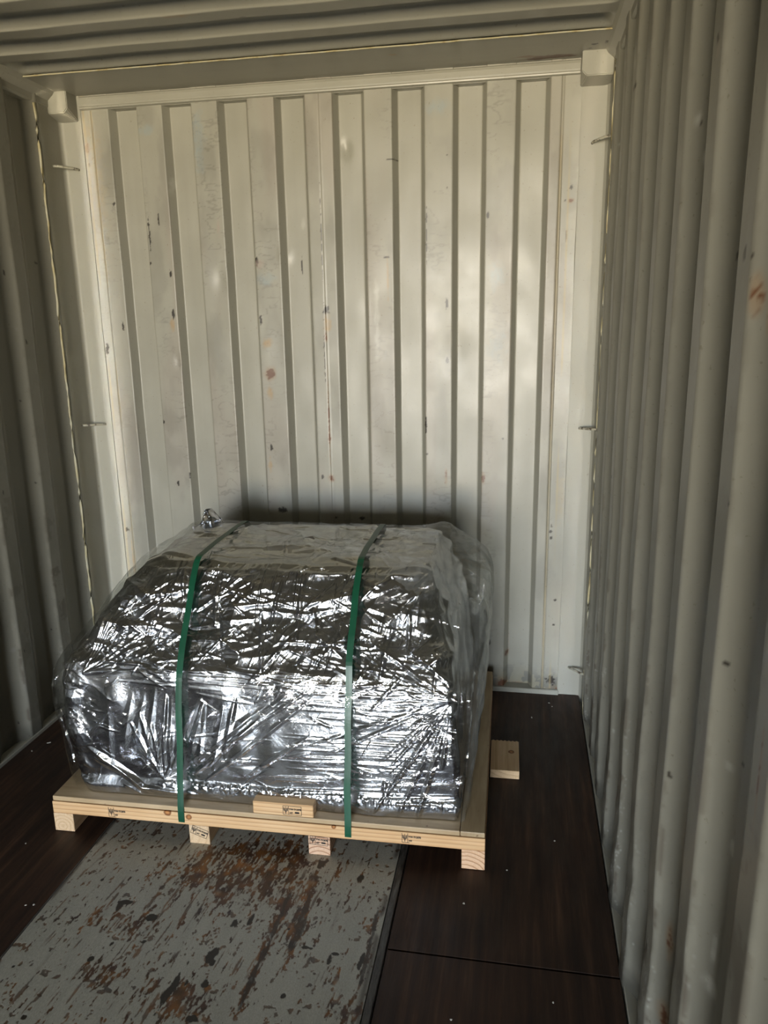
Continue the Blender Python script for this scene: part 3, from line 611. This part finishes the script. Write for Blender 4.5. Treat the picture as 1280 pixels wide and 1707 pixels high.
# long diagonal pleats across the middle
cl+=[(.50,.22,.86,.55,.016,.009),(.54,.20,.93,.53,.012,.007),(.48,.26,.78,.50,.02,.007),(.70,.24,.92,.40,.012,.006),(.60,.33,.93,.56,.010,.006),(.30,.17,.52,.155,.012,.007),(.12,.30,.33,.16,.018,.010),(.14,.26,.36,.15,.016,.007)]
# upright soft folds left of and right of the first strap
for xx in (.20,.25,.29,.335,.375,.42,.455,.50,.53,.575,.61): cl.append((xx+r.uniform(-.01,.01),.22+r.uniform(0,.08),xx+r.uniform(.0,.06),.54+r.uniform(-.06,.0),r.uniform(.014,.022),r.uniform(.003,.008)))
# random short sharp creases, dense on the upper slope
for i in range(260):
    zz=r.choice([r.uniform(.56,.88)]*6+[r.uniform(.15,.56)]); xx=r.uniform(.12,1.36); a=r.uniform(-.6,.6)+(r.random()<.35)*1.2; L=r.uniform(.04,.26)**1.0
    cl.append((xx,zz,xx+L*math.cos(a),zz+L*math.sin(a),r.uniform(.005,.013),r.uniform(.002,.0055)*r.choice([1,1,-.7])))
# near-level tension lines from the film, lower right and over the lip
for i in range(120):
    if i<75: zz=r.uniform(.17,.52); xx=r.uniform(.75,1.25); sl=.02+(.36-zz)*.25
    else: zz=r.uniform(.54,.70); xx=r.uniform(.15,1.2); sl=r.uniform(-.08,.05)
    L=r.uniform(.12,.45); cl.append((xx,zz,min(xx+L,1.39),zz+L*sl,r.uniform(.004,.007),r.uniform(.0012,.0030)))
for i in range(420):
    zz=r.choice([r.uniform(.55,.90)]*4+[r.uniform(.15,.55)]); xx=r.uniform(.06,1.36); a=r.uniform(-.7,1.3); L=r.uniform(.03,.12)
    cl.append((xx,zz,xx+L*math.cos(a),zz+L*math.sin(a),r.uniform(.0035,.006),r.uniform(.0008,.0020)))
hc=creases(x,z,cl)*np.clip(front*1.3,0,1)
cl2=[]
for i in range(90):
    a=r.choice([r.uniform(-.35,.35),r.uniform(1.0,2.1)]); L=r.uniform(.08,.35); xx=r.uniform(.25,1.25); yy=r.uniform(.28,.80)
    cl2.append((xx,yy,xx+L*math.cos(a),yy+L*math.sin(a),r.uniform(.008,.022),r.uniform(.002,.007)))
hc=hc+creases(x,y,cl2)*top
up=ss(.57,.66,z)*(1-top)                 # upper slope: crumpled
left=1-ss(.08,.135,x-.02*np.sin(z*40))   # crinkled flap column at the left corner
seam=np.exp(-((z-.185)/.014)**2)*ss(.33,.42,x)
wx=x+.02*(vn3(x,y,z,14,1)-.5); wz=z+.02*(vn3(x,y,z,14,2)-.5)
wx2=x+.10*(vn3(x,y,z,6,31)-.5); wz2=z+.10*(vn3(x,y,z,6,32)-.5)+.12*x*np.sin(3*x)
A=worley(wx2*.8,y,wz2*1.9,6.5,1); B=worley(wx2*.8+.3*wz2,y,wz2*1.7,13,2); D=worley(wx*1.2,y,wz,52,3)
amp=.35+.65*up+.9*left
h = hc
h += (A-.25)*.026*(.12+.88*up)
h += (.22-B)*.008*amp*(.15+.85*np.clip(up*ss(.35,.6,vn3(x,y,z,5,41))+left+.5*top,0,1))
h += (D-.2)*.0022*np.clip(.05+up*.45+left*1.3+seam*1.4,0,2)
h += (vn3(x,y,z,7,5)-.5)*.012+(vn3(x*1.0,y,z*.35,18,6)-.5)*.010*(1-up)*(1-left)*(1-.6*ss(.7,.9,x))
h += .006*seam*(1+.8*(vn3(x,y,z,120,8)-.5))
h += top*((vn3(x*.7,y*1.6,z,7,7)-.5)*.030+ (worley(x*.8,y*2.0,z,9,6)-.25)*-.006)
# belly of the bag and the ledge above the lip
h += .010*np.exp(-((z-.70)/.03)**2)*front*np.sin(x*9)
h += left*.018*(vn3(x,y,z,16,9)-.45)
for sx in FRONTX:
    m=np.exp(-((x-sx)/.022)**2)*(front>0.02); h=np.where(h>0,h*(1-.9*m),h)
    h-= .004*np.exp(-((x-sx)/.03)**2)*(.3+top)
sidew=ss(.5,.9,np.abs(N[...,0])); h=h*(1-.0*sidew)
P2=P+N*h[...,None]
P2[...,2]=np.maximum(P2[...,2],.1350); P2[...,1]=np.maximum(P2[...,1],.012)
def mat_foil():
    t=NT('crinkled_silver_foil'); tc=t.n('ShaderNodeTexCoord').outputs['Object']
    b=t.bump(t.noise(26,4,.55),.16,.004)
    b=t.bump(t.noise(9,4,.55,(1.2,1,20)),.10,.0018,b)        # woven film lines under tension
    vo=t.n('ShaderNodeTexVoronoi',feature='DISTANCE_TO_EDGE'); vo.inputs['Scale'].default_value=26
    ds=t.n('ShaderNodeVectorMath',operation='ADD'); nz=t.n('ShaderNodeTexNoise'); nz.inputs['Scale'].default_value=20; t.l(tc,nz.inputs['Vector'])
    sc=t.n('ShaderNodeVectorMath',operation='SCALE'); sc.inputs['Scale'].default_value=.05; t.l(nz.outputs['Color'],sc.inputs[0])
    t.l(tc,ds.inputs[0]); t.l(sc.outputs[0],ds.inputs[1]); t.l(ds.outputs[0],vo.inputs['Vector'])
    b=t.bump(vo.outputs['Distance'],.10,.006,b)
    v2=t.n('ShaderNodeTexVoronoi',feature='DISTANCE_TO_EDGE'); v2.inputs['Scale'].default_value=62
    s2=t.n('ShaderNodeVectorMath',operation='SCALE'); s2.inputs['Scale'].default_value=.07; t.l(nz.outputs['Color'],s2.inputs[0])
    d2=t.n('ShaderNodeVectorMath',operation='ADD'); t.l(tc,d2.inputs[0]); t.l(s2.outputs[0],d2.inputs[1]); t.l(d2.outputs[0],v2.inputs['Vector'])
    b=t.bump(v2.outputs['Distance'],.14,.004,b)
    rr=t.n('ShaderNodeMapRange'); t.l(t.noise(8,4),rr.inputs[0]); rr.inputs['To Min'].default_value=.09; rr.inputs['To Max'].default_value=.26
    t.bsdf((.60,.61,.645),rr.outputs[0],1.0,b); return t.m
M_FOIL=mat_foil()
load=empty('wrapped_machine'); tag(load,'bulky machine sealed in crinkled silver foil and clear film, on the pallet','wrapped load')
grid_mesh('foil_bag',P2,M_FOIL,load,wrap=True)['label']='crinkled silver foil bag'
# crumpled foil end sticking up at the back left of the top
n=60; U,V=np.meshgrid(np.linspace(0,1,n),np.linspace(0,1,n))
fx=.255+.13*U; fz=.86+.10*V*(.45+.75*np.exp(-((U-.62)/.28)**2)); fy=.70+.05*V+.03*np.sin(U*9)+.03*vn2(U,V,7,3)
q=worley(fx,fy,fz,34,4); fy=fy+(q-.2)*.03; fz=fz+(vn2(U,V,5,9)-.5)*.012; fx=fx+(vn2(U,V,6,12)-.5)*.015
o=grid_mesh('foil_end',np.stack([fx,fy,fz],-1),M_FOIL,load); o['label']='crumpled foil end sticking up'
sm=o.modifiers.new('s','SOLIDIFY'); sm.thickness=.0015
# ---- clear stretch film
def mat_film():
    t=NT('clear_stretch_film'); tc=t.n('ShaderNodeTexCoord').outputs['Object']
    b=t.bump(t.noise(14,4,.6,(1,1,1.6)),.65,.008); b=t.bump(t.noise(10,3,.6,(1,1,22)),.18,.002,b)
    gl=t.n('ShaderNodeBsdfGlossy'); gl.inputs['Roughness'].default_value=.06; gl.inputs['Color'].default_value=(1,1,1,1); t.l(b,gl.inputs['Normal'])
    tr=t.n('ShaderNodeBsdfTransparent'); tr.inputs[0].default_value=(.955,.965,.955,1)
    di=t.n('ShaderNodeBsdfDiffuse'); di.inputs[0].default_value=(.80,.82,.78,1); t.l(b,di.inputs['Normal'])
    tl=t.n('ShaderNodeBsdfTranslucent'); tl.inputs[0].default_value=(.80,.82,.78,1)
    dm=t.n('ShaderNodeMixShader'); dm.inputs[0].default_value=.45; t.l(di.outputs[0],dm.inputs[1]); t.l(tl.outputs[0],dm.inputs[2])
    lw=t.n('ShaderNodeLayerWeight'); lw.inputs['Blend'].default_value=.25; t.l(b,lw.inputs['Normal'])
    mr=t.n('ShaderNodeMapRange'); t.l(lw.outputs['Fresnel'],mr.inputs[0]); mr.inputs['To Min'].default_value=.045; mr.inputs['To Max'].default_value=.42
    a=t.n('ShaderNodeAttribute',attribute_name='milk')
    ns=t.noise(7,5,.65,(4,4,.8)); rp=t.ramp(ns,[(.35,(.25,.25,.25)),(.7,(1,1,1))])
    mk=t.mul(a.outputs['Color'],rp)
    m1=t.n('ShaderNodeMixShader'); t.l(mk,m1.inputs[0]); t.l(tr.outputs[0],m1.inputs[1]); t.l(dm.outputs[0],m1.inputs[2])
    m2=t.n('ShaderNodeMixShader'); t.l(mr.outputs[0],m2.inputs[0]); t.l(m1.outputs[0],m2.inputs[1]); t.l(gl.outputs[0],m2.inputs[2])
    t.l(m2.outputs[0],t.out.inputs[0]); return t.m
M_FILM=mat_film()
film_tab=[
 (.137,.055,1.425,.040,1.09,.05,.03),(.17,.048,1.430,.034,1.10,.05,.03),(.25,.032,1.442,.036,1.10,.05,.03),
 (.35,.016,1.458,.042,1.10,.05,.04),(.50,-.002,1.472,.058,1.10,.04,.06),(.535,-.006,1.480,.064,1.10,.04,.07),(.60,.026,1.483,.084,1.10,.05,.09),
 (.645,.050,1.484,.118,1.10,.06,.10),(.70,.085,1.482,.158,1.07,.08,.10),(.78,.138,1.470,.212,1.02,.08,.10),(.81,.160,1.452,.235,1.00,.08,.10),(.86,.196,1.385,.268,.97,.08,.10),
 (.912,.240,1.315,.305,.85,.08,.06),(.922,.31,1.29,.34,.80,.06,.05),(.925,.40,1.20,.41,.76,.04,.04),(.926,.60,1.0,.52,.66,.02,.02),(.926,.78,.82,.58,.60,.005,.005)]
lev=levels(film_tab,.005)
P=rrect(lev,300,140,60,30); N=normals(P); x,y,z=P[...,0],P[...,1],P[...,2]
top=ss(.6,.9,N[...,2])
cl=[]
r=random.Random(8)
for i in range(16):
    a=math.radians(100+i*9); L=r.uniform(.15,.4); cl.append((1.40,.55,1.40+L*math.cos(a),.55+L*math.sin(a),r.uniform(.008,.016),r.uniform(.003,.007)))
for i in range(22):
    a=math.radians(-5+i*5.5); L=r.uniform(.15,.5); cl.append((.03,.53,.03+L*math.cos(a),.53+L*math.sin(a),r.uniform(.008,.016),r.uniform(.003,.008)))
for i in range(10):
    a=math.radians(-20-i*7); L=r.uniform(.15,.38); cl.append((.01,.53,.01+L*math.cos(a),.53+L*math.sin(a),r.uniform(.006,.012),r.uniform(.003,.007)))
for i in range(160):
    xx=r.uniform(.0,1.4); zz=r.uniform(.15,.9); a=r.uniform(-.3,.9); L=r.uniform(.05,.25); cl.append((xx,zz,xx+L*math.cos(a),zz+L*math.sin(a),r.uniform(.007,.014),r.uniform(.002,.005)))
h=creases(x,z,cl)*np.clip(ss(.1,.5,-N[...,1]),0,1)
lf=1-ss(.15,.4,x); rf=ss(1.2,1.4,x)
h+=(vn3(x,y,z,7,21)-.5)*(.006+.004*lf+.012*rf)+(.2-worley(x,y,z*.7,14,9))*(.006+.004*lf+.010*rf)
h+=(vn3(x,y,z*.25,38,23)-.5)*.008*rf
for sx in FRONTX:
    m=np.exp(-((x-sx)/.025)**2); h=np.where(h>0,h*(1-.9*m),h)
# tented edges at the back right of the top
h+=top*(.030*np.exp(-(((x-1.30)/.07)**2+((y-.74)/.10)**2)))
P2=P+N*h[...,None]
P2[...,2]=np.maximum(P2[...,2],.1348); P2[...,1]=np.maximum(P2[...,1],.0065)
sidr=ss(1.30,1.42,x)*ss(.1,.6,y+.5*np.maximum(N[...,0],0)); milk=np.clip(.002+.20*sidr+.20*ss(1.08,1.25,x)*ss(.80,.90,z)+.008*top,0,1)
mc=np.repeat(milk[...,None],3,-1)
grid_mesh('stretch_film',P2,M_FILM,load,wrap=True,col={'milk':mc})['label']='clear stretch film'
# film ear at the right shoulder
U,V=np.meshgrid(np.linspace(0,1,40),np.linspace(0,1,40))
ex=1.425+.055*V*np.sin(U*math.pi)**.6; ey=.30+.14*U+.03*V; ez=.775-.10*(U-.3)+.05*V*np.sin(U*math.pi)-.02*V
ex=ex+(vn2(U,V,7,2)-.5)*.02; ez=ez+(vn2(U,V,9,4)-.5)*.02; ey=ey+(vn2(U,V,9,5)-.5)*.03
o=grid_mesh('film_ear',np.stack([ex,ey,ez],-1),M_FILM,load,col={'milk':np.full(ex.shape+(3,),.22)})
# ================================================================== STRAPS
t=NT('green_polyester_strap'); tc=t.n('ShaderNodeTexCoord').outputs['Object']
c=t.ramp(t.noise(8,3,.5),[(.3,(.004,.058,.027)),(.7,(.007,.088,.042))])
t.bsdf(c,.38,0,t.bump(t.noise(260,2,.5,(3,1,1)),.35,.0006)); M_STRAP=t.m
def strap(sx,prof,label):
    w=.0108; th=.0012
    prof=[Vector((0,a,b)) for a,b in prof]
    # resample
    pts=[]
    for a,b in zip(prof,prof[1:]):
        n=max(1,int((b-a).length/.012))
        for i in range(n): pts.append(a.lerp(b,i/n))
    m=len(pts)
    for _ in range(1): pts=[(pts[i-1]+pts[i]*2+pts[(i+1)%m])/4 for i in range(m)]
    bm=bmesh.new(); rings=[]
    for i,p in enumerate(pts):
        d=(pts[(i+1)%m]-pts[i-1]).normalized(); nrm=Vector((0,-d.z,d.y))   # outward
        tw=.0010*math.sin(i*.35)
        rings.append([bm.verts.new((sx+s*w+tw,)+tuple((p+nrm*o_)[1:])) for s,o_ in ((-1,0),(1,0),(1,th),(0,th*1.2),(-1,th))])
    for A,B in zip(rings,rings[1:]+rings[:1]):
        for k in range(5): bm.faces.new((A[k],A[(k+1)%5],B[(k+1)%5],B[k]))
    o=bm_obj('packing_strap',bm,M_STRAP); o.matrix_world=PM
    return tag(o,label,'strap','green straps round the load and pallet')
back=[(.80,.924),(.90,.86),(1.08,.62),(1.13,.40),(1.172,.12),(1.173,.068)]
s1=strap(.4735,[(-.0022,.068),(-.0022,.118),(.0,.137),(.018,.228),(.047,.433),(.070,.575),(.107,.643),(.171,.746),(.242,.85),(.292,.912),(.312,.922),(.53,.927)]+back,'green plastic strap over the left part of the silver load')
s2=strap(1.0465,[(-.0022,.068),(-.0022,.118),(.0,.137),(.018,.278),(.052,.471),(.094,.639),(.144,.721),(.217,.818),(.315,.914),(.335,.925),(.53,.929)]+back,'green plastic strap over the right part of the silver load')
# ================================================================== LOOSE TIMBER AND CHIPS
M_BLK=mat_wood('offcut_pine','y',((.62,.46,.28),(.68,.51,.32),(.52,.37,.21)),55,(.11,.2),knots=((.080,.135,.034,.014),))
bm=bmesh.new(); n=14; xs_=[i/n*.110 for i in range(n+1)]
bot=[(xx,0) for xx in xs_]; back_=[(xx,.215+(.004 if i%2 else -.002)) for i,xx in enumerate(xs_)]
vb=[bm.verts.new((a,b,0)) for a,b in bot+back_[::-1]]; vt=[bm.verts.new((a,b,.034)) for a,b in bot+back_[::-1]]
bm.faces.new(vb[::-1]); bm.faces.new(vt)
for i in range(len(vb)): bm.faces.new((vb[i],vb[(i+1)%len(vb)],vt[(i+1)%len(vt)],vt[i]))
o=bm_obj('timber_offcut',bm,M_BLK); o.matrix_world=Matrix.Translation((1.9535,-.734,.0012))@Matrix.Rotation(math.radians(1),4,'Z')
tag(o,'short pine board with a knot on the dark floor, poking out right of the pallet','timber')
t=NT('pale_chip'); t.bsdf((.55,.52,.46),.7); M_CHIP=t.m
CHIPL=['pale chip on the dark floor in front of the crosswise seam near the right wall','pale chip at the bottom edge beside the rusty plate, in front of the floor seam',
 'pale chip on dark floor just in front of the right pallet runner','pale chip midway between pallet corner and right wall','pale chip on dark floor close to the right pallet corner',
 'pale sliver on dark floor near the end wall, right of the pallet','pale sliver on the left dark floor beside the foil load, nearer the pallet','pale sliver on the left dark floor beside the foil load, nearer the left wall',
 'pale chip on the left dark floor near the left pallet runner','tiny pale chip by the sill of the end wall, right one of two','tiny pale chip by the sill of the end wall, left one of two',
 'pale chip on left dark floor by the plate edge, left of its pair','pale chip on left dark floor by the plate edge, right of its pair']
for i,(cx_,cy_) in enumerate(CHIP):
    bm=bmesh.new(); k=6; rr=random.uniform(.0025,.0045); st=2.2 if i in (5,6,7) else 1.2
    an=random.uniform(0,3); pl=[]
    for j in range(k):
        t_=2*math.pi*j/k; q=rr*random.uniform(.7,1.2); xx,yy=q*st*math.cos(t_),q*math.sin(t_); pl.append((xx*math.cos(an)-yy*math.sin(an),xx*math.sin(an)+yy*math.cos(an)))
    A=[bm.verts.new((a,b,0)) for a,b in pl]; B=[bm.verts.new((a*.8,b*.8,.0012)) for a,b in pl]
    bm.faces.new(A[::-1]); bm.faces.new(B)
    for j in range(k): bm.faces.new((A[j],A[(j+1)%k],B[(j+1)%k],B[j]))
    o=bm_obj('paint_chip',bm,M_CHIP); o.location=(cx_,cy_,.0003)
    tag(o,CHIPL[i],'debris','pale chips scattered on the dark floor')
